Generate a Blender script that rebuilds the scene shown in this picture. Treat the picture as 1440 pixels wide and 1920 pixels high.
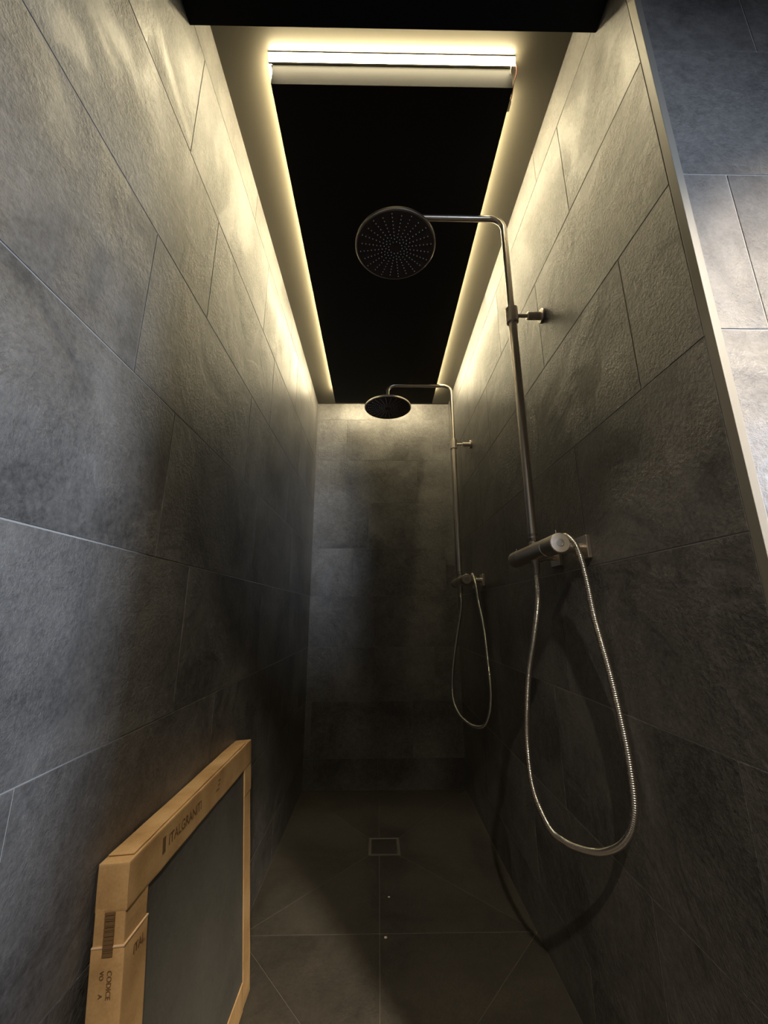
import bpy, bmesh, math, random
from mathutils import Vector, Matrix, noise
random.seed(4)
for o in list(bpy.data.objects): bpy.data.objects.remove(o)
SC = bpy.context.scene
COL = SC.collection
PI = math.pi

# ------------------------------------------------------------------ camera
EYE = 0.954
PITCH, YAW, ROLL = math.radians(14.244), math.radians(0.867), math.radians(-0.153)
F = Vector((math.sin(YAW) * math.cos(PITCH), math.cos(YAW) * math.cos(PITCH), math.sin(PITCH)))
R0 = Vector((math.cos(YAW), -math.sin(YAW), 0))
U0 = R0.cross(F)
RT = R0 * math.cos(ROLL) + U0 * math.sin(ROLL)
UP = -R0 * math.sin(ROLL) + U0 * math.cos(ROLL)
cam_d = bpy.data.cameras.new('camera')
cam = bpy.data.objects.new('camera', cam_d)
COL.objects.link(cam)
m = Matrix((RT, UP, -F)).transposed().to_4x4()
m.translation = Vector((0, 0, EYE))
cam.matrix_world = m
cam_d.sensor_fit = 'VERTICAL'
cam_d.sensor_height = 24
cam_d.lens = 749.85 / 1920 * 24
cam_d.clip_start = 0.02
SC.camera = cam

# ------------------------------------------------------------------ world, lights, exposure
SC.view_settings.view_transform = 'Standard'
SC.view_settings.look = 'None'
SC.view_settings.gamma = 1
SC.view_settings.use_curve_mapping = False
SC.view_settings.exposure = 0.14
wd = bpy.data.worlds.new('sky')
SC.world = wd
wd.use_nodes = True
wd.node_tree.nodes['Background'].inputs[0].default_value = (0.45, 0.62, 1, 1)
wd.node_tree.nodes['Background'].inputs[1].default_value = 1.0
LED_POWER = 98.0          # emission of the LED diffusers
LED_COLOR = (1.0, 0.85, 0.53)
REAR_POWER = 2.0         # daylight through the rear window
DAY_POWER = 3.6           # daylight through the window of the outer room
DAY_COLOR = (0.68, 0.80, 1.0)
SPOT2_POWER = 420.0
SPOT_POWER = 130.0         # recessed downlight in the outer ceiling
SPOT_COLOR = (1.0, 0.86, 0.68)

def light(name, kind, loc, direction, power, color, **kw):
    d = bpy.data.lights.new(name, kind)
    o = bpy.data.objects.new(name, d)
    COL.objects.link(o)
    o.location = loc
    o.rotation_euler = Vector(direction).to_track_quat('-Z', 'Y').to_euler()
    d.energy = power
    d.color = color
    for k, v in kw.items(): setattr(d, k, v)
    return o
light('window_daylight', 'AREA', (2.34, 0.19, 1.25), (-1, 0.10, -0.04), DAY_POWER, DAY_COLOR,
      shape='RECTANGLE', size=0.36, size_y=0.45, spread=math.radians(40))
light('window_daylight', 'AREA', (1.35, -2.14, 1.50), (-0.355, 1, 0.03), REAR_POWER, DAY_COLOR,
      shape='RECTANGLE', size=0.40, size_y=0.30, spread=math.radians(26))
light('downlight_beam', 'SPOT', (0.12, -1.0, 2.56), (0, 0, -1), SPOT_POWER, SPOT_COLOR,
      spot_size=math.radians(110), spot_blend=0.12, shadow_soft_size=0.02)
light('downlight_beam', 'SPOT', (1.10, -0.50, 2.56), (-0.50, 1, -1.66), SPOT2_POWER, SPOT_COLOR,
      spot_size=math.radians(36), spot_blend=0.8, shadow_soft_size=0.05)

# ------------------------------------------------------------------ helpers
def nt(name):
    mt = bpy.data.materials.new(name)
    mt.use_nodes = True
    n = mt.node_tree.nodes
    return mt, n, mt.node_tree.links, n['Principled BSDF']

def simple(name, col, rough=0.5, metal=0.0, spec=None):
    mt, n, l, b = nt(name)
    b.inputs['Base Color'].default_value = (*col, 1)
    b.inputs['Roughness'].default_value = rough
    b.inputs['Metallic'].default_value = metal
    if spec is not None: b.inputs['Specular IOR Level'].default_value = spec
    return mt

def ramp(n, stops):
    r = n.new('ShaderNodeValToRGB')
    e = r.color_ramp.elements
    e[0].position, e[0].color = stops[0][0], (*stops[0][1], 1)
    e[1].position, e[1].color = stops[-1][0], (*stops[-1][1], 1)
    for p, c in stops[1:-1]:
        x = e.new(p); x.color = (*c, 1)
    return r

def stone(name, dark, light_, rough=0.5, bump=0.5, grain=1.0):
    mt, n, l, b = nt(name)
    tc = n.new('ShaderNodeTexCoord')
    at = n.new('ShaderNodeAttribute'); at.attribute_name = 'tile_shift'
    sc = n.new('ShaderNodeVectorMath'); sc.operation = 'SCALE'; sc.inputs['Scale'].default_value = 40
    l.new(at.outputs['Color'], sc.inputs[0])
    ad = n.new('ShaderNodeVectorMath'); ad.operation = 'ADD'
    l.new(tc.outputs['Object'], ad.inputs[0]); l.new(sc.outputs[0], ad.inputs[1])
    def nz(scale, detail, rg=0.6, dist=0.0):
        x = n.new('ShaderNodeTexNoise')
        x.inputs['Scale'].default_value = scale; x.inputs['Detail'].default_value = detail
        x.inputs['Roughness'].default_value = rg; x.inputs['Distortion'].default_value = dist
        l.new(ad.outputs[0], x.inputs['Vector']); return x
    big, mid, fin, mask = nz(3.5, 6, 0.62, 0.4), nz(42, 6, 0.72, 0.15), nz(135, 5, 0.7), nz(5.0, 3, 0.5, 0.8)
    m1 = n.new('ShaderNodeMath'); m1.operation = 'MULTIPLY_ADD'
    l.new(mid.outputs[0], m1.inputs[0]); m1.inputs[1].default_value = 0.5; l.new(big.outputs[0], m1.inputs[2])
    m2 = n.new('ShaderNodeMath'); m2.operation = 'MULTIPLY_ADD'
    l.new(fin.outputs[0], m2.inputs[0]); m2.inputs[1].default_value = 0.6; l.new(m1.outputs[0], m2.inputs[2])
    r = ramp(n, [(0.62, dark), (0.95, tuple((a + c) / 2 for a, c in zip(dark, light_))), (1.2, light_)])
    mr = n.new('ShaderNodeMapRange'); mr.inputs[1].default_value = 0.78; mr.inputs[2].default_value = 1.33
    l.new(m2.outputs[0], mr.inputs[0])
    r.color_ramp.elements[0].position = 0.1; r.color_ramp.elements[1].position = 0.5; r.color_ramp.elements[2].position = 0.9
    l.new(mr.outputs[0], r.inputs[0])
    # tone of each tile
    sx = n.new('ShaderNodeSeparateColor'); l.new(at.outputs['Color'], sx.inputs[0])
    tr = n.new('ShaderNodeMapRange'); tr.inputs[3].default_value = 0.94; tr.inputs[4].default_value = 1.06
    l.new(sx.outputs[1], tr.inputs[0])
    hs = n.new('ShaderNodeHueSaturation'); l.new(r.outputs[0], hs.inputs['Color']); l.new(tr.outputs[0], hs.inputs['Value'])
    l.new(hs.outputs[0], b.inputs['Base Color'])
    rr = n.new('ShaderNodeMapRange'); rr.inputs[3].default_value = rough - 0.08; rr.inputs[4].default_value = rough + 0.12
    l.new(big.outputs[0], rr.inputs[0]); l.new(rr.outputs[0], b.inputs['Roughness'])
    # relief: smooth patches and rough, slate-like patches
    mk = n.new('ShaderNodeMapRange'); mk.inputs[1].default_value = 0.40; mk.inputs[2].default_value = 0.66
    mk.inputs[3].default_value = 0.15; mk.inputs[4].default_value = 1.0
    l.new(mask.outputs[0], mk.inputs[0])
    h1 = n.new('ShaderNodeMath'); h1.operation = 'MULTIPLY_ADD'
    hm = n.new('ShaderNodeMath'); hm.operation = 'MULTIPLY'; hm.inputs[1].default_value = 0.38
    l.new(mid.outputs[0], hm.inputs[0])
    l.new(fin.outputs[0], h1.inputs[0]); h1.inputs[1].default_value = 1.9 * grain; l.new(hm.outputs[0], h1.inputs[2])
    h2 = n.new('ShaderNodeMath'); h2.operation = 'MULTIPLY'
    l.new(h1.outputs[0], h2.inputs[0]); l.new(mk.outputs[0], h2.inputs[1])
    bp = n.new('ShaderNodeBump'); bp.inputs['Strength'].default_value = bump; bp.inputs['Distance'].default_value = 0.004
    l.new(h2.outputs[0], bp.inputs['Height']); l.new(bp.outputs[0], b.inputs['Normal'])
    return mt

M = {}
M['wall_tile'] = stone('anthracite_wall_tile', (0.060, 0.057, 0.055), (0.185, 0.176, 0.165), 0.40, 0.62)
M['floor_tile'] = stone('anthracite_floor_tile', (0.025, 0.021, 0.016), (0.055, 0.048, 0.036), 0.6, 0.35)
M['grout'] = simple('light_grey_grout', (0.42, 0.40, 0.37), 0.9)
M['dark_grout'] = simple('dark_grey_grout', (0.17, 0.162, 0.15), 0.9)
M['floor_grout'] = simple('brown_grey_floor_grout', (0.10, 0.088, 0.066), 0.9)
M['pack_tile'] = stone('packed_tile', (0.080, 0.078, 0.068), (0.115, 0.111, 0.098), 0.6, 0.15)

mt, n, l, b = nt('olive_beige_ceiling_paint')
tc = n.new('ShaderNodeTexCoord'); nz = n.new('ShaderNodeTexNoise'); nz.inputs['Scale'].default_value = 60; nz.inputs['Detail'].default_value = 3
l.new(tc.outputs['Object'], nz.inputs['Vector'])
bp = n.new('ShaderNodeBump'); bp.inputs['Strength'].default_value = 0.06; bp.inputs['Distance'].default_value = 0.002
l.new(nz.outputs[0], bp.inputs['Height']); l.new(bp.outputs[0], b.inputs['Normal'])
b.inputs['Base Color'].default_value = (0.066, 0.059, 0.044, 1); b.inputs['Roughness'].default_value = 0.38
M['ceiling'] = mt
M['black_panel'] = simple('black_ceiling_panel', (0.012, 0.011, 0.010), 0.6, 0, 0.15)
M['panel_side'] = simple('dark_panel_edge', (0.011, 0.010, 0.0075), 0.6, 0, 0.1)
M['lintel'] = simple('blue_black_paint', (0.010, 0.011, 0.013), 0.7, 0, 0.15)
M['plaster'] = simple('grey_plaster', (0.16, 0.16, 0.17), 0.8)
M['trim'] = simple('brushed_corner_profile', (0.20, 0.185, 0.155), 0.5, 0)
M['window_frame'] = simple('white_window_frame', (0.6, 0.6, 0.6), 0.4)

def metal(name, col, rough):
    mt, n, l, b = nt(name)
    b.inputs['Base Color'].default_value = (*col, 1); b.inputs['Metallic'].default_value = 1
    tc = n.new('ShaderNodeTexCoord'); mp = n.new('ShaderNodeMapping'); mp.inputs['Scale'].default_value = (900, 900, 12)
    nz = n.new('ShaderNodeTexNoise'); nz.inputs['Scale'].default_value = 1; nz.inputs['Detail'].default_value = 2
    l.new(tc.outputs['Object'], mp.inputs[0]); l.new(mp.outputs[0], nz.inputs['Vector'])
    mr = n.new('ShaderNodeMapRange'); mr.inputs[3].default_value = rough - 0.01; mr.inputs[4].default_value = rough + 0.02
    l.new(nz.outputs[0], mr.inputs[0]); l.new(mr.outputs[0], b.inputs['Roughness'])
    return mt
M['steel'] = metal('brushed_steel', (0.76, 0.69, 0.60), 0.28)
M['steel_cap'] = metal('satin_steel_cap', (0.50, 0.455, 0.385), 0.48)
M['hose'] = metal('chromed_hose', (0.80, 0.76, 0.68), 0.20)
M['face'] = simple('dark_spray_face', (0.075, 0.055, 0.046), 0.42, 0.5)
M['nozzle'] = simple('grey_rubber_nozzle', (0.24, 0.22, 0.20), 0.5)
M['alu'] = simple('aluminium_profile', (0.55, 0.53, 0.48), 0.35, 0.9)
M['red_wire'] = simple('pink_red_wire', (0.55, 0.16, 0.12), 0.4)
M['white_wire'] = simple('white_plug', (0.8, 0.78, 0.7), 0.4)
M['ink'] = simple('dark_brown_print', (0.17, 0.095, 0.038), 0.8)

mt, n, l, b = nt('led_diffuser')
b.inputs['Base Color'].default_value = (0.8, 0.8, 0.8, 1)
b.inputs['Emission Color'].default_value = (*LED_COLOR, 1)
b.inputs['Emission Strength'].default_value = LED_POWER
M['led'] = mt

mt, n, l, b = nt('corrugated_cardboard')
tc = n.new('ShaderNodeTexCoord')
a1 = n.new('ShaderNodeTexNoise'); a1.inputs['Scale'].default_value = 14; a1.inputs['Detail'].default_value = 5
a2 = n.new('ShaderNodeTexNoise'); a2.inputs['Scale'].default_value = 260; a2.inputs['Detail'].default_value = 2
l.new(tc.outputs['Object'], a1.inputs['Vector']); l.new(tc.outputs['Object'], a2.inputs['Vector'])
mx = n.new('ShaderNodeMath'); mx.operation = 'MULTIPLY_ADD'; mx.inputs[1].default_value = 0.3
l.new(a2.outputs[0], mx.inputs[0]); l.new(a1.outputs[0], mx.inputs[2])
r = ramp(n, [(0.40, (0.40, 0.235, 0.095)), (0.65, (0.53, 0.33, 0.145)), (0.9, (0.62, 0.41, 0.20))])
l.new(mx.outputs[0], r.inputs[0]); l.new(r.outputs[0], b.inputs['Base Color'])
b.inputs['Roughness'].default_value = 0.75
bp = n.new('ShaderNodeBump'); bp.inputs['Strength'].default_value = 0.25; bp.inputs['Distance'].default_value = 0.002
l.new(a1.outputs[0], bp.inputs['Height']); l.new(bp.outputs[0], b.inputs['Normal'])
M['card'] = mt
M['card_edge'] = simple('torn_cardboard_edge', (0.62, 0.44, 0.27), 0.9)

def link_mesh(name, bm, mats, parent=None, smooth=None):
    me = bpy.data.meshes.new(name)
    bm.normal_update()
    bm.to_mesh(me); bm.free()
    for x in (mats if isinstance(mats, (list, tuple)) else [mats]): me.materials.append(x)
    if smooth is not None:
        me.shade_smooth()
        me.set_sharp_from_angle(angle=math.radians(smooth))
    o = bpy.data.objects.new(name, me)
    COL.objects.link(o)
    if parent is not None: o.parent = parent
    return o

def struct(o): o['kind'] = 'structure'; return o

def thing(name, label, cat, loc=(0, 0, 0), group=None):
    o = bpy.data.objects.new(name, None)
    COL.objects.link(o)
    o.location = loc; o.empty_display_size = 0.05
    o['label'] = label; o['category'] = cat
    if group: o['group'] = group
    return o

def add_box(bm, lo, hi, mi=0, bevel=0.0, mat=None):
    v = [bm.verts.new((x, y, z)) for x in (lo[0], hi[0]) for y in (lo[1], hi[1]) for z in (lo[2], hi[2])]
    fs = [bm.faces.new([v[i] for i in q]) for q in ((0, 1, 3, 2), (4, 6, 7, 5), (0, 4, 5, 1), (2, 3, 7, 6), (0, 2, 6, 4), (1, 5, 7, 3))]
    for f in fs: f.material_index = mi
    if bevel:
        es = list({e for f in fs for e in f.edges})
        r = bmesh.ops.bevel(bm, geom=es, offset=bevel, segments=2, profile=0.5, affect='EDGES')
        for f in r['faces']: f.material_index = mi
    return v

def frame_of(t):
    t = t.normalized()
    a = Vector((0, 0, 1)) if abs(t.z) < 0.9 else Vector((0, 1, 0))
    u = t.cross(a).normalized()
    return u, t.cross(u).normalized()

def add_tube(bm, pts, rad, seg=16, cap=True, mi=0):
    """sweep a circle along points with parallel transport; rad is a number or a list"""
    pts = [Vector(p) for p in pts]
    N = len(pts)
    rad = [rad] * N if isinstance(rad, (int, float)) else rad
    u = None; rings = []
    for i, p in enumerate(pts):
        t = (pts[min(i + 1, N - 1)] - pts[max(i - 1, 0)]).normalized()
        if u is None: u, w = frame_of(t)
        else:
            u = (u - t * u.dot(t)).normalized(); w = t.cross(u)
        rings.append([bm.verts.new(p + (u * math.cos(2 * PI * k / seg) + w * math.sin(2 * PI * k / seg)) * rad[i]) for k in range(seg)])
    fs = []
    for a, b_ in zip(rings, rings[1:]):
        for k in range(seg):
            fs.append(bm.faces.new((a[k], a[(k + 1) % seg], b_[(k + 1) % seg], b_[k])))
    if cap:
        fs.append(bm.faces.new(rings[0][::-1])); fs.append(bm.faces.new(rings[-1]))
    for f in fs: f.material_index = mi
    return rings

def add_lathe(bm, p0, axis, prof, seg=32, mi=0):
    """profile [(distance along axis, radius)...] turned about axis from p0"""
    axis = Vector(axis).normalized(); u, w = frame_of(axis); p0 = Vector(p0)
    rings = []
    for d, r in prof:
        if r <= 1e-6: rings.append([bm.verts.new(p0 + axis * d)])
        else: rings.append([bm.verts.new(p0 + axis * d + (u * math.cos(2 * PI * k / seg) + w * math.sin(2 * PI * k / seg)) * r) for k in range(seg)])
    for a, c in zip(rings, rings[1:]):
        for k in range(seg):
            k2 = (k + 1) % seg
            if len(a) == 1 and len(c) == 1: continue
            if len(a) == 1: f = bm.faces.new((a[0], c[k2], c[k]))
            elif len(c) == 1: f = bm.faces.new((a[k], a[k2], c[0]))
            else: f = bm.faces.new((a[k], a[k2], c[k2], c[k]))
            f.material_index = mi
    bmesh.ops.recalc_face_normals(bm, faces=bm.faces[:])

def spline(pts, n=12):
    pts = [Vector(p) for p in pts]
    out = []
    P = [pts[0] * 2 - pts[1]] + pts + [pts[-1] * 2 - pts[-2]]
    for i in range(1, len(P) - 2):
        a, b_, c, d = P[i - 1:i + 3]
        for k in range(n):
            t = k / n
            out.append(0.5 * ((2 * b_) + (c - a) * t + (2 * a - 5 * b_ + 4 * c - d) * t * t + (3 * b_ - a - 3 * c + d) * t ** 3))
    out.append(pts[-1])
    return out

def resample(pts, step):
    out = [pts[0]]; acc = 0
    for a, c in zip(pts, pts[1:]):
        L = (c - a).length
        while acc + L >= step and L > 0:
            t = (step - acc) / L
            a = a + (c - a) * t; out.append(a); L = (c - a).length; acc = 0
        acc += L
    return out

def bend(path, r, n=8):
    """round the corners of a polyline"""
    path = [Vector(p) for p in path]
    out = [path[0]]
    for a, b_, c in zip(path, path[1:], path[2:]):
        d1 = (a - b_).normalized(); d2 = (c - b_).normalized()
        p, q = b_ + d1 * r, b_ + d2 * r
        o = b_ + (d1 + d2) * r
        for k in range(n + 1):
            t = k / n * PI / 2
            out.append(o + (p - o) * math.cos(t) + (q - o) * math.sin(t))
    out.append(path[-1])
    return out

# ------------------------------------------------------------------ tiled surfaces
GAP = 0.0011
def clip_rect(r, lim):
    a = (max(r[0], lim[0]), max(r[1], lim[1]), min(r[2], lim[2]), min(r[3], lim[3]))
    return a if a[2] - a[0] > 0.004 and a[3] - a[1] > 0.004 else None

def inset(poly, d):
    n_ = len(poly); out = []
    for i in range(n_):
        p0, p1, p2 = Vector(poly[i - 1]), Vector(poly[i]), Vector(poly[(i + 1) % n_])
        e1 = (p1 - p0).normalized(); e2 = (p2 - p1).normalized()
        n1 = Vector((-e1.y, e1.x)); n2 = Vector((-e2.y, e2.x))
        k = (n1 + n2); k = k / max(0.25, k.dot(n1))
        out.append(p1 + k * d)
    return out

def tiled(name, polys, lim, to3d, depth, tile_mat, gap=GAP, recess=0.0012, ext=(0, 0, 0, 0), grout=None):
    """polys: ccw 2-D polygons in (u,v); to3d(u,v,w) with w out of the wall. One object: tiles + grout body."""
    bm = bmesh.new()
    lay = bm.loops.layers.float_color.new('tile_shift')
    def face(vs, mi, c):
        try: f = bm.faces.new(vs)
        except ValueError: return
        f.material_index = mi
        for lp in f.loops: lp[lay] = (*c, 1)
    for poly in polys:
        c = (random.random(), random.random(), random.random())
        a = inset(poly, gap); t = inset(poly, gap + 0.0005)
        va = [bm.verts.new(to3d(p.x, p.y, -recess - 0.001)) for p in a]
        vb = [bm.verts.new(to3d(p.x, p.y, -0.0005)) for p in a]
        vt = [bm.verts.new(to3d(p.x, p.y, 0)) for p in t]
        k = len(poly)
        for i in range(k):
            j = (i + 1) % k
            face((va[i], va[j], vb[j], vb[i]), 0, c); face((vb[i], vb[j], vt[j], vt[i]), 0, c)
        face(vt, 0, c)
    lim = tuple(a + b_ for a, b_ in zip(lim, ext))
    g = [[to3d(u, v, w) for u, v in ((lim[0], lim[1]), (lim[2], lim[1]), (lim[2], lim[3]), (lim[0], lim[3]))] for w in (-recess, -depth)]
    A = [bm.verts.new(p) for p in g[0]]; B = [bm.verts.new(p) for p in g[1]]
    z = (0, 0, 0)
    face(A, 1, z); face(B[::-1], 1, z)
    for i in range(4): face((A[(i + 1) % 4], A[i], B[i], B[(i + 1) % 4]), 1, z)
    bmesh.ops.recalc_face_normals(bm, faces=bm.faces[:])
    return struct(link_mesh(name, bm, [tile_mat, grout or M['grout']]))

XL, XR, YB, YE, HC = -0.4217, 0.4926, 2.5404, 0.497, 2.3815
Z0, RH, TL = 1.0586, 0.3, 0.588
def row_polys(joints, lim, per=TL):
    out = []
    for k in range(-4, 6):
        z0 = Z0 + RH * k; y0 = joints.get(k, 0.3 + 0.17 * k)
        i0 = int((lim[0] - y0) / per) - 2
        for i in range(i0, i0 + int((lim[2] - lim[0]) / per) + 5):
            c = clip_rect((y0 + per * i, z0, y0 + per * (i + 1), z0 + RH), lim)
            if c: out.append([(c[0], c[1]), (c[2], c[1]), (c[2], c[3]), (c[0], c[3])])
    return out

# left wall runs on past the niche into the outer room
lim = (-2.2, 0.0, YB, 2.60)
JL = {4: 0.50, 3: 0.677, 2: 0.842, 1: 0.615, 0: 0.760, -1: 0.903, -2: 0.536, -3: 0.90, -4: 0.7}
tiled('wall_left', row_polys(JL, lim), lim, lambda u, v, w: (XL + w, u, v), 0.10, M['wall_tile'], ext=(-0.1, -0.08, 0.1, 0))
# right wall of the niche (starts behind the corner profile)
lim = (0.513, 0.0, YB, HC + 0.02)
JR = {4: 0.95, 3: 0.803, 2: 1.037, 1: 0.662, 0: 0.926, -1: 1.10, -2: 0.606, -3: 0.860, -4: 1.15}
tiled('wall_right', row_polys(JR, lim), lim, lambda u, v, w: (XR - w, u, v), 0.05, M['wall_tile'], ext=(0, -0.08, 0.1, 0))
# back wall
lim = (XL, 0.0, XR, HC + 0.02)
JB = {4: 0.1, 3: -0.218, 2: 0.26, 1: -0.062, 0: -0.158, -1: 0.099, -2: -0.25, -3: 0.2, -4: 0.0}
tiled('wall_back', row_polys(JB, lim), lim, lambda u, v, w: (u, YB - w, v), 0.10, M['wall_tile'], gap=0.0009, ext=(-0.1, -0.08, 0.1, 0), grout=M['dark_grout'])
# wall beside the opening, facing the camera
lim = (XR, 0.0, 2.4, 2.60)
JF = {4: 0.8, 3: 0.7, 2: 0.85, 1: 0.577, 0: 0.88, -1: 0.98, -2: 0.75, -3: 0.65, -4: 0.9}
tiled('wall_front', row_polys(JF, lim), lim, lambda u, v, w: (u, YE - w, v), 0.016, M['wall_tile'], ext=(0, -0.08, 0.1, 0))
# floor
FL = []
def grid(x0, x1, y0, y1, px, py, ox, oy):
    i = int((x0 - ox) / px) - 2
    while ox + px * i < x1:
        j = int((y0 - oy) / py) - 2
        while oy + py * j < y1:
            c = clip_rect((ox + px * i, oy + py * j, ox + px * (i + 1), oy + py * (j + 1)), (x0, y0, x1, y1))
            if c: FL.append([(c[0], c[1]), (c[2], c[1]), (c[2], c[3]), (c[0], c[3])])
            j += 1
        i += 1
def tray(y0, y1, yc, hole=True):
    cx = 0.006
    a, b_, c, d = (-0.038, yc - 0.065), (0.092, yc - 0.065), (0.092, yc + 0.065), (-0.038, yc + 0.065)
    FL.append([(XL, y0), (cx, y0), (cx, a[1]), a]); FL.append([(cx, y0), (XR, y0), b_, (cx, b_[1])])
    FL.append([(XR, y0), (XR, y1), c, b_])
    FL.append([(XR, y1), (cx, y1), (cx, c[1]), c]); FL.append([(cx, y1), (XL, y1), d, (cx, d[1])])
    FL.append([(XL, y1), (XL, y0), a, d])
    if not hole: FL.append([a, b_, c, d])
tray(1.51, YB, 1.987)
tray(0.50, 1.51, 1.0, hole=False)
grid(XL, 2.4, -2.2, 0.50, 0.6, 0.3, 0.006, 0.5)
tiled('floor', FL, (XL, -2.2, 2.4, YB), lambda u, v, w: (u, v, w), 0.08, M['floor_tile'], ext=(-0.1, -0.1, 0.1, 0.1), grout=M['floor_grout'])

def sbox(name, lo, hi, mat, bevel=0):
    bm = bmesh.new(); add_box(bm, lo, hi, 0, bevel); return struct(link_mesh(name, bm, mat))
sbox('ceiling', (XL - 0.1, 0.6049, HC), (XR + 0.05, YB + 0.1, HC + 0.1), M['ceiling'])
sbox('trim_1', (XR - 0.0004, YE - 0.0004, 0), (XR + 0.012, 0.5118, HC), M['trim'], 0.0006)
sbox('trim_2', (XL, YE, 2.2286), (XR - 0.0006, 0.6047, 2.60), M['lintel'], 0.001)
sbox('ceiling', (XL - 0.1, -2.3, 2.60), (2.5, 0.61, 2.70), M['plaster'])
RW = (1.05, 1.65, 1.25, 2.15)
bm = bmesh.new()
add_box(bm, (XL - 0.1, -2.3, -0.08), (RW[0], -2.2, 2.6)); add_box(bm, (RW[1], -2.3, -0.08), (2.5, -2.2, 2.6))
add_box(bm, (RW[0], -2.3, -0.08), (RW[1], -2.2, RW[2])); add_box(bm, (RW[0], -2.3, RW[3]), (RW[1], -2.2, 2.6))
struct(link_mesh('wall_rear', bm, M['plaster']))
bm = bmesh.new()                      # outer right wall with its window opening
W = (-0.22, 0.38, 0.82, 1.62)         # y0,y1,z0,z1
add_box(bm, (2.4, -2.2, 0), (2.5, W[0], 2.6)); add_box(bm, (2.4, W[1], 0), (2.5, 0.60, 2.6))
add_box(bm, (2.4, W[0], 0), (2.5, W[1], W[2])); add_box(bm, (2.4, W[0], W[3]), (2.5, W[1], 2.6))
struct(link_mesh('wall_side', bm, M['plaster']))
bm = bmesh.new()
for lo, hi in (((2.42, W[0], W[2]), (2.47, W[0] + 0.05, W[3])), ((2.42, W[1] - 0.05, W[2]), (2.47, W[1], W[3])),
               ((2.42, W[0] + 0.05, W[2]), (2.47, W[1] - 0.05, W[2] + 0.05)), ((2.42, W[0] + 0.05, W[3] - 0.05), (2.47, W[1] - 0.05, W[3]))):
    add_box(bm, lo, hi, 0, 0.004)
wf = struct(link_mesh('window_1', bm, M['window_frame']))
gm, n, l, b = nt('window_glass'); b.inputs['Roughness'].default_value = 0.02; b.inputs['Transmission Weight'].default_value = 1
bm = bmesh.new(); add_box(bm, (2.442, W[0] + 0.045, W[2] + 0.045), (2.448, W[1] - 0.045, W[3] - 0.045))
link_mesh('pane', bm, gm, wf)
bm = bmesh.new()
for lo, hi in (((RW[0], -2.27, RW[2]), (RW[0] + 0.05, -2.22, RW[3])), ((RW[1] - 0.05, -2.27, RW[2]), (RW[1], -2.22, RW[3])),
               ((RW[0] + 0.05, -2.27, RW[2]), (RW[1] - 0.05, -2.22, RW[2] + 0.05)), ((RW[0] + 0.05, -2.27, RW[3] - 0.05), (RW[1] - 0.05, -2.22, RW[3]))):
    add_box(bm, lo, hi, 0, 0.004)
wf = struct(link_mesh('window_2', bm, M['window_frame']))
bm = bmesh.new(); add_box(bm, (RW[0] + 0.045, -2.248, RW[2] + 0.045), (RW[1] - 0.045, -2.242, RW[3] - 0.045))
link_mesh('pane', bm, gm, wf)

# ------------------------------------------------------------------ black ceiling panel and its LED strips
PX0, PX1, PY0, PY1, PZ = -0.279, 0.351, 0.735, 2.355, 2.284
bm = bmesh.new()
add_box(bm, (PX0, PY0, PZ), (PX1, PY1, HC), 1)
for f in bm.faces:
    if f.normal.z < -0.5 or f.calc_center_median().z < PZ + 0.001: f.material_index = 0
o = link_mesh('ceiling_panel', bm, [M['black_panel'], M['panel_side']])
o['label'] = 'long black dropped ceiling panel above the showers, ringed by light'; o['category'] = 'ceiling panel'

def led(label, p0, p1, out):
    p0, p1, out = Vector(p0), Vector(p1), Vector(out)
    t = thing('led_strip', label, 'light', (p0 + p1) / 2, 'led strips round the ceiling panel')
    along = (p1 - p0).normalized(); L = (p1 - p0).length / 2; up = Vector((0, 0, 1))
    def cbox(bm, a0, a1, o0, o1, z0, z1):
        v = [bm.verts.new(along * a + out * q + up * z) for a in (a0, a1) for q in (o0, o1) for z in (z0, z1)]
        for k in ((0, 1, 3, 2), (4, 6, 7, 5), (0, 4, 5, 1), (2, 3, 7, 6), (0, 2, 6, 4), (1, 5, 7, 3)): bm.faces.new([v[i] for i in k])
    bm = bmesh.new()
    cbox(bm, -L, L, 0, 0.003, -0.011, 0.011)
    cbox(bm, -L, L, 0.003, 0.005, -0.011, -0.0095); cbox(bm, -L, L, 0.003, 0.0132, 0.0095, 0.011)
    bmesh.ops.recalc_face_normals(bm, faces=bm.faces[:])
    link_mesh('profile', bm, M['alu'], t)
    bm = bmesh.new()
    prof = [(0.003, -0.0092), (0.0110, -0.0092), (0.0116, -0.0080), (0.0116, 0.0080), (0.0110, 0.0092), (0.003, 0.0092)]
    ra = [bm.verts.new(along * (-L + 0.001) + out * q + up * z) for q, z in prof]
    rb = [bm.verts.new(along * (L - 0.001) + out * q + up * z) for q, z in prof]
    k = len(prof)
    for i in range(k): bm.faces.new((ra[i], ra[(i + 1) % k], rb[(i + 1) % k], rb[i]))
    bm.faces.new(ra[::-1]); bm.faces.new(rb)
    bmesh.ops.recalc_face_normals(bm, faces=bm.faces[:])
    link_mesh('diffuser', bm, M['led'], t)
    return t
LZ = 2.3680
led('glowing led strip on the front edge of the black panel, nearest the camera', (PX0 - 0.010, PY0, LZ), (PX1 + 0.010, PY0, LZ), (0, -1, 0))
led('led strip along the left edge of the black ceiling panel', (PX0, PY0 + 0.001, LZ), (PX0, PY1, LZ), (-1, 0, 0))
led('led strip along the right edge of the black panel, on the shower side', (PX1, PY0 + 0.06, LZ), (PX1, PY1, LZ), (1, 0, 0))
led('led strip on the far edge of the black panel, lighting the end wall', (PX0, PY1, LZ), (PX1, PY1, LZ), (0, 1, 0))

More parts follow.
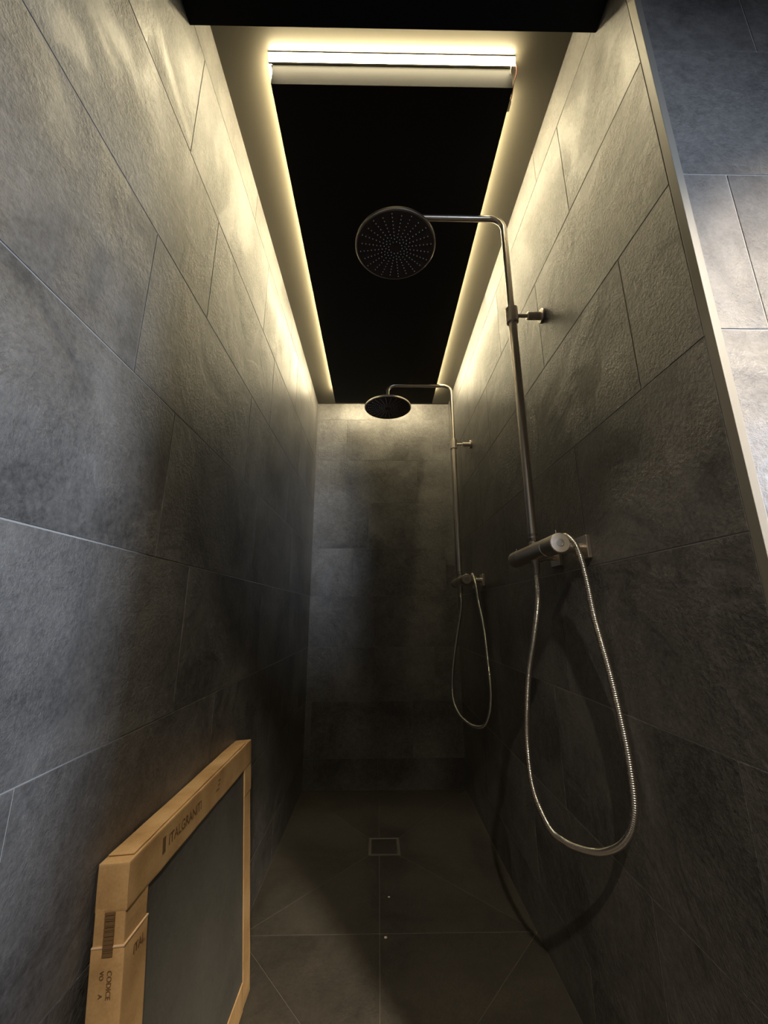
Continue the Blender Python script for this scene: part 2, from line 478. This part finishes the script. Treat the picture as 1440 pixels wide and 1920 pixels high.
t = thing('led_cable', 'loose red and white connecting cable at the right front corner of the black panel', 'cable', (PX1 + 0.006, PY0 + 0.02, 2.34))
bm = bmesh.new()
add_tube(bm, spline([(0.003, -0.028, 0.026), (0.009, -0.020, 0.008), (0.004, -0.004, -0.018), (0.003, 0.014, -0.030), (0.004, 0.034, -0.016)], 8), 0.0013, 8)
link_mesh('red_wire', bm, M['red_wire'], t, 60)
bm = bmesh.new()
add_tube(bm, spline([(0.001, -0.028, 0.026), (-0.008, -0.026, 0.004), (-0.003, -0.006, -0.012), (0.0045, 0.014, -0.027), (0.006, 0.034, -0.012)], 8), 0.0014, 8)
link_mesh('white_wire', bm, M['white_wire'], t, 60)
bm = bmesh.new(); add_box(bm, (0.000, 0.030, -0.022), (0.009, 0.052, -0.008), 0, 0.001)
link_mesh('plug', bm, M['white_wire'], t)

# recessed downlights behind the camera
for dx, dy, dl in ((0.12, -1.0, 'round recessed ceiling downlight behind the camera, in line with the niche'), (1.10, -0.50, 'round recessed ceiling downlight to the right of the niche opening')):
    t = thing('downlight', dl, 'light', (dx, dy, 2.60), 'recessed downlights')
    bm = bmesh.new(); add_lathe(bm, (0, 0, 0), (0, 0, -1), [(0.0, 0.05), (0.006, 0.05), (0.006, 0.04), (0.001, 0.036), (0.001, 0)])
    link_mesh('rim', bm, M['window_frame'], t, 30)

# ------------------------------------------------------------------ floor drain
t = thing('floor_drain', 'square tile covered floor drain with thin metal frame under the far shower', 'drain', (0.027, 1.987, 0))
bm = bmesh.new()
h = 0.0645; w_ = 0.004
for lo, hi in (((-h, -h, -0.0011), (h, -h + w_, 0.0006)), ((-h, h - w_, -0.0011), (h, h, 0.0006)),
               ((-h, -h + w_, -0.0011), (-h + w_, h - w_, 0.0006)), ((h - w_, -h + w_, -0.0011), (h, h - w_, 0.0006))):
    add_box(bm, lo, hi)
link_mesh('drain_frame', bm, M['alu'], t)
bm = bmesh.new(); add_box(bm, (-0.054, -0.054, -0.0011), (0.054, 0.054, 0.0004), 0, 0.0005)
link_mesh('cover', bm, M['floor_tile'], t)

M['plaster_bit'] = simple('pale_plaster_bit', (0.55, 0.50, 0.42), 0.8)
for (cx, cy), sz, lb in (((0.039, 1.672), 0.0030, 'tiny pale crumb on the floor between the drain and the cross joint'),
                         ((0.024, 1.493), 0.0036, 'flat pale crumb on the floor just before the cross joint, beside the middle joint')):
    bm = bmesh.new(); bmesh.ops.create_icosphere(bm, subdivisions=2, radius=sz)
    for v in bm.verts:
        v.co += noise.noise_vector(v.co * 400 + Vector((cx * 90, 0, 0))) * sz * 0.35
        v.co.x *= 1.3; v.co.z *= 0.6
    zmin = min(v.co.z for v in bm.verts)
    o = link_mesh('plaster_crumb', bm, M['plaster_bit']); o.location = (cx, cy, -zmin)
    o['label'] = lb; o['category'] = 'debris'

# ------------------------------------------------------------------ showers
def shower(y0, zarm, zhead, xhead, hose_pts, zclamp, label):
    T = thing('shower_column', label, 'shower', (XR, y0, 1.10), 'shower columns on the right wall')
    X0 = 0.400
    def loc(p): return Vector(p) - Vector((XR, y0, 1.10))
    # riser and arm: one bent pipe
    bm = bmesh.new()
    path = bend([loc((X0, y0, zclamp - 0.02)), loc((X0, y0, zarm)), loc((xhead, y0, zarm + 0.004)), loc((xhead, y0, zhead + 0.03))], 0.042, 10)
    add_tube(bm, path, 0.0096, 20)
    link_mesh('riser_pipe', bm, M['steel'], T, 40)
    bm = bmesh.new()
    add_tube(bm, [loc((X0, y0, 1.141)), loc((X0, y0, zclamp))], 0.0115, 20)
    low = link_mesh('lower_pipe', bm, M['steel'], T, 40)
    bm = bmesh.new(); add_lathe(bm, loc((X0, y0, 1.118)), (0, 0, 1), [(0, 0), (0, 0.009), (0.024, 0.009), (0.028, 0.0118), (0.034, 0.0118), (0.034, 0)], 24)
    link_mesh('pipe_nut', bm, M['steel_cap'], low, 35)
    # clamp and wall bracket
    bm = bmesh.new()
    add_lathe(bm, loc((X0, y0, zclamp - 0.026)), (0, 0, 1), [(0, 0.0100), (0, 0.0155), (0.002, 0.0175), (0.050, 0.0175), (0.052, 0.0155), (0.052, 0.0098)], 28)
    cl = link_mesh('clamp', bm, M['steel'], T, 35)
    bm = bmesh.new()
    add_lathe(bm, loc((X0 + 0.016, y0, zclamp)), (1, 0, 0), [(0, 0), (0, 0.0055), (0.030, 0.0055), (0.030, 0.0105), (0.031, 0.012), (0.0686, 0.012),
               (0.0686, 0.0205), (0.0700, 0.0215), (0.0755, 0.0215), (XR - X0 - 0.016, 0.021), (XR - X0 - 0.016, 0)], 28)
    br = link_mesh('wall_bracket', bm, M['steel'], T, 35)
    bm = bmesh.new(); add_lathe(bm, loc((X0 + 0.058, y0, zclamp - 0.0105)), (0, 0, -1), [(0, 0), (0, 0.003), (0.0028, 0.0028), (0.0028, 0)], 12)
    link_mesh('screw', bm, M['steel_cap'], br, 35)
    # head
    bm = bmesh.new()
    add_lathe(bm, loc((xhead, y0, zhead)), (0, 0, 1), [(0, 0.120), (0.0005, 0.1235), (0.002, 0.125), (0.009, 0.125), (0.011, 0.1235), (0.0125, 0.05),
               (0.016, 0.022), (0.020, 0.017), (0.034, 0.016), (0.036, 0.0096)], 96)
    hd = link_mesh('shower_head', bm, M['steel'], T, 30)
    bm = bmesh.new()
    add_lathe(bm, loc((xhead, y0, zhead)), (0, 0, 1), [(0.002, 0), (-0.0004, 0), (-0.0004, 0.1195), (0.0006, 0.1205)], 96)
    for k in range(24):
        a = 2 * PI * (k + 0.5) / 24
        radii = [0.030, 0.0415, 0.053, 0.0645, 0.076, 0.0875, 0.099, 0.1105] if k % 2 else [0.021, 0.0355, 0.047, 0.0585, 0.070, 0.0815, 0.093, 0.1045]
        for r in radii:
            c = loc((xhead + r * math.cos(a), y0 + r * math.sin(a), zhead - 0.0004))
            v0 = [bm.verts.new(c + Vector((math.cos(q) * 0.0019, math.sin(q) * 0.0019, 0))) for q in [2 * PI * j / 8 for j in range(8)]]
            v1 = [bm.verts.new(c + Vector((math.cos(q) * 0.0013, math.sin(q) * 0.0013, -0.0022))) for q in [2 * PI * j / 8 for j in range(8)]]
            for j in range(8):
                f = bm.faces.new((v0[j], v0[(j + 1) % 8], v1[(j + 1) % 8], v1[j])); f.material_index = 1
            f = bm.faces.new(v1); f.material_index = 1
    bmesh.ops.recalc_face_normals(bm, faces=bm.faces[:])
    link_mesh('spray_face', bm, [M['face'], M['nozzle']], hd, 30)
    bm = bmesh.new()
    add_lathe(bm, loc((xhead, y0, zhead + 0.030)), (0, 0, 1), [(0, 0.0100), (0, 0.0135), (0.016, 0.0135), (0.018, 0.0105)], 24)
    link_mesh('head_nut', bm, M['steel_cap'], hd, 35)
    # thermostat valve: a bar along the wall
    zv = 1.104
    bm = bmesh.new()
    add_lathe(bm, loc((X0, y0 - 0.085, zv)), (0, 1, 0), [(0, 0), (0, 0.0212), (0.001, 0.0222), (0.172, 0.0222), (0.173, 0.0212), (0.173, 0)], 40)
    add_lathe(bm, loc((X0, y0, zv + 0.018)), (0, 0, 1), [(0, 0.012), (0.008, 0.012), (0.010, 0.0095)], 24)
    body = link_mesh('valve_body', bm, M['steel'], T, 35)
    for s in (-1, 1):
        bm = bmesh.new()
        yk = y0 + s * 0.0865
        add_lathe(bm, loc((X0, yk, zv)), (0, s, 0), [(0, 0), (0, 0.0212), (0.001, 0.0222), (0.060, 0.0222), (0.0615, 0.0208), (0.0615, 0)], 40)
        kb = link_mesh('temperature_knob' if s < 0 else 'flow_knob', bm, M['steel_cap'], T, 35)
        bm = bmesh.new()
        add_lathe(bm, loc((X0, yk + s * 0.0612, zv)), (0, s, 0), [(0, 0.0088), (0.0016, 0.0085), (0.0016, 0.0060), (0.0004, 0.0058), (0.0004, 0)], 28)
        link_mesh('cap_ring', bm, M['hose'], kb, 35)
        bm = bmesh.new()
        add_tube(bm, [loc((X0 + s * 0.002, yk + s * 0.050, zv + 0.020)), loc((X0 + s * 0.002, yk + s * 0.050, zv + 0.0305))], 0.0016, 10)
        link_mesh('pin', bm, M['hose'], kb, 35)
    # outlet under the bar
    bm = bmesh.new()
    add_lathe(bm, loc((X0, y0, zv - 0.018)), (0, 0, -1), [(0, 0.011), (0.007, 0.011), (0.009, 0.0095), (0.012, 0.0095), (0.012, 0)], 24)
    link_mesh('hose_outlet', bm, M['steel_cap'], body, 35)
    for s in (-1, 1):                 # wall connections
        ye = y0 + s * 0.075
        bm = bmesh.new()
        add_lathe(bm, loc((X0 + 0.015, ye, zv)), (1, 0, 0), [(0, 0.012), (0.014, 0.012), (0.014, 0.0155), (0.032, 0.0155), (0.034, 0.011), (0.072, 0.011)], 24)
        co = link_mesh('wall_connection', bm, M['steel'], T, 35)
        bm = bmesh.new()
        add_box(bm, loc((XR - 0.010, ye - 0.027, zv - 0.027)), loc((XR, ye + 0.027, zv + 0.027)), 0, 0.0012)
        link_mesh('wall_plate', bm, M['steel'], co)
    # hose: ribbed tube with two ferrules
    pts = [Vector(p) + Vector((0, 0, 0)) for p in hose_pts]
    line = resample(spline([loc(p) for p in pts], 14), 0.00098)
    rad = [0.0066 + 0.0007 * math.cos(2 * PI * i / 4) for i in range(len(line))]
    bm = bmesh.new(); add_tube(bm, line, rad, 12)
    hs = link_mesh('shower_hose', bm, M['hose'], T, 80)
    bm = bmesh.new()
    d = (line[6] - line[0]).normalized()
    add_lathe(bm, line[0] - d * 0.002, d, [(0, 0), (0, 0.0098), (0.012, 0.0098), (0.014, 0.0088), (0.034, 0.0084), (0.036, 0.0062), (0.036, 0)], 20)
    link_mesh('ferrule', bm, M['steel_cap'], hs, 35)
    return T

near = [(0.4, 1.01, 1.082), (0.4, 1.012, 1.04), (0.399, 1.018, 0.979), (0.392, 1.050, 0.888), (0.385, 1.083, 0.809), (0.380, 1.107, 0.716), (0.380, 1.126, 0.625),
        (0.385, 1.123, 0.531), (0.400, 1.079, 0.471), (0.415, 1.031, 0.464), (0.430, 0.988, 0.471), (0.448, 0.933, 0.492), (0.462, 0.874, 0.536),
        (0.474, 0.847, 0.591), (0.478, 0.847, 0.678), (0.477, 0.858, 0.769), (0.474, 0.870, 0.847), (0.468, 0.887, 0.942), (0.460, 0.888, 1.033),
        (0.452, 0.892, 1.093), (0.443, 0.902, 1.120), (0.440, 0.922, 1.130), (0.440, 0.952, 1.120), (0.442, 0.968, 1.098)]
far = [(0.4, 1.96, 1.082), (0.4, 1.96, 1.04), (0.399, 1.966, 0.979), (0.385, 2.050, 0.827), (0.368, 2.095, 0.674), (0.365, 2.098, 0.553), (0.385, 2.054, 0.492),
       (0.410, 1.985, 0.471), (0.430, 1.899, 0.477), (0.450, 1.836, 0.503), (0.465, 1.794, 0.572), (0.472, 1.795, 0.652), (0.472, 1.814, 0.754),
       (0.468, 1.828, 0.885), (0.455, 1.845, 1.001), (0.444, 1.850, 1.100), (0.440, 1.866, 1.128), (0.440, 1.895, 1.122), (0.442, 1.912, 1.098)]
shower(1.010, 2.183, 2.065, 0.053, near, 1.817, 'large near shower column with round rain head and hanging ribbed metal hose')
shower(1.960, 2.168, 2.030, 0.052, far, 1.822, 'smaller looking far shower column near the end wall, round head and looped hose')

# ------------------------------------------------------------------ pack of tiles in its cardboard frame
T = thing('tile_package', 'open cardboard frame package of dark square tiles leaning on the left wall', 'package', (0, 0, 0))
PKL, PKH, PKT = 0.605, 0.5915, 0.046
PK = dict(y0=0.718, yaw=-0.0051, lean=0.0756, xb=-0.3740)
T.location = (PK['xb'], PK['y0'], 0.0)
T.rotation_euler = (0, -PK['lean'], -PK['yaw'])
# local axes: y along the package, z up, x out of the wall (front face at x = PKT)
bm = bmesh.new()
lay = bm.loops.layers.float_color.new('tile_shift')
for k in range(4):
    add_box(bm, (0.004 + k * 0.0098, 0.004, 0.004), (0.0131 + k * 0.0098, PKL - 0.004, PKH - 0.004), 0, 0.0005)
for f in bm.faces:
    k = int((f.calc_center_median().x - 0.004) / 0.0098)
    for lp in f.loops: lp[lay] = (0.13 * k, 0.5, 0.2, 1)
link_mesh('packed_tiles', bm, M['pack_tile'], T)

def dent(bm, amp=0.0011, seed=0.0):
    bmesh.ops.subdivide_edges(bm, edges=[e for e in bm.edges if e.calc_length() > 0.05], cuts=18, use_grid_fill=True)
    for v in bm.verts:
        q = v.co * 17 + Vector((seed, 0, 0))
        v.co += noise.noise_vector(q) * amp
def strip(name, boxes, seed, parent=T):
    bm = bmesh.new()
    for lo, hi in boxes: add_box(bm, lo, hi, 0, 0.0012)
    dent(bm, 0.0012, seed)
    return link_mesh(name, bm, M['card'], parent, 45)
tp = strip('top_sleeve', [((0.0, 0.0, PKH - 0.062), (PKT, PKL, PKH))], 1.0)
ns = strip('near_sleeve', [((0.0004, 0.0002, 0.0), (PKT - 0.0016, 0.061, PKH - 0.055)), ((-0.0006, -0.0014, 0.0), (PKT + 0.0002, 0.0625, PKH - 0.102))], 5.0)
fs_ = strip('far_sleeve', [((0.0015, PKL - 0.058, 0.002), (PKT - 0.0018, PKL - 0.001, PKH - 0.055)), ((0.0, PKL - 0.058, PKH - 0.13), (PKT - 0.0005, PKL + 0.0012, PKH - 0.050))], 9.0)
strip('bottom_sleeve', [((0.001, 0.0625, 0.0), (PKT - 0.001, PKL - 0.059, 0.058))], 13.0)
# raised flap on top and the pale torn lip of the near sleeve
bm = bmesh.new()
add_box(bm, (0.003, 0.018, PKH + 0.0012), (PKT - 0.004, PKL - 0.040, PKH + 0.0030), 0, 0.0005)
dent(bm, 0.0009, 3.0)
link_mesh('top_flap', bm, M['card'], tp, 45)
bm = bmesh.new()
add_box(bm, (-0.0008, -0.0018, PKH - 0.1035), (PKT + 0.0008, 0.0630, PKH - 0.1010), 0, 0.0008)
lip = link_mesh('torn_lip', bm, M['card_edge'], ns); lip['label'] = 'pale torn edge of the sleeve'

def ink_bars(bars, parent, name):
    bm = bmesh.new()
    for lo, hi in bars: add_box(bm, lo, hi)
    return link_mesh(name, bm, M['ink'], parent)
FX = PKT + 0.0006
def text(body, size, mat4, parent, name='printed_text', squeeze=1.0):
    cu = bpy.data.curves.new(name, 'FONT'); cu.body = body; cu.size = size; cu.extrude = 0.0002
    o = bpy.data.objects.new(name, cu); COL.objects.link(o)
    dg = bpy.context.evaluated_depsgraph_get()
    me = bpy.data.meshes.new_from_object(o.evaluated_get(dg))
    bpy.data.objects.remove(o)
    me.transform(mat4 @ Matrix.Diagonal((squeeze, 1, 1, 1)))
    me.materials.clear(); me.materials.append(M['ink'])
    o = bpy.data.objects.new(name, me); COL.objects.link(o); o.parent = parent
    return o
def basis(xa, ya, pos):
    xa, ya = Vector(xa), Vector(ya)
    mm = Matrix((xa, ya, xa.cross(ya))).transposed().to_4x4(); mm.translation = Vector(pos); return mm
# front of the top sleeve: reads along +y when seen from +x
text('ITALGRANITI', 0.024, basis((0, 1, 0), (0, 0, 1), (FX, 0.118, PKH - 0.036)), tp, squeeze=0.98)
ink_bars([((PKT, 0.098, PKH - 0.040), (FX, 0.108, PKH - 0.016))], tp, 'printed_mark')
ink_bars([((PKT, 0.325, PKH - 0.020 - k * 0.008), (FX, 0.362 - 0.004 * k, PKH - 0.0172 - k * 0.008)) for k in range(3)], tp, 'printed_lines')
# front of the near sleeve
text('ITAL', 0.0165, basis((0, 1, 0), (0, 0, 1), (FX + 0.0006, 0.022, PKH - 0.128)), ns, squeeze=0.9)
# narrow end face, turned print: barcode and two lines of text
BY = -0.0024
bars = []
z = PKH - 0.060
random.seed(11)
while z > PKH - 0.110:
    w = random.choice([0.0010, 0.0016, 0.0026, 0.0034, 0.0044]); bars.append(((0.016, BY, z - w), (0.0305, BY + 0.0016, z))); z -= w + random.choice([0.0008, 0.0012])
ink_bars(bars, ns, 'barcode')
text('CODICE', 0.0095, basis((0, 0, -1), (1, 0, 0), (0.0255, BY, PKH - 0.128)), ns, squeeze=0.95)
text('VO', 0.0080, basis((0, 0, -1), (1, 0, 0), (0.0150, BY, PKH - 0.128)), ns, squeeze=0.95)
text('A', 0.0080, basis((0, 0, -1), (1, 0, 0), (0.0150, BY, PKH - 0.154)), ns, squeeze=1.0)
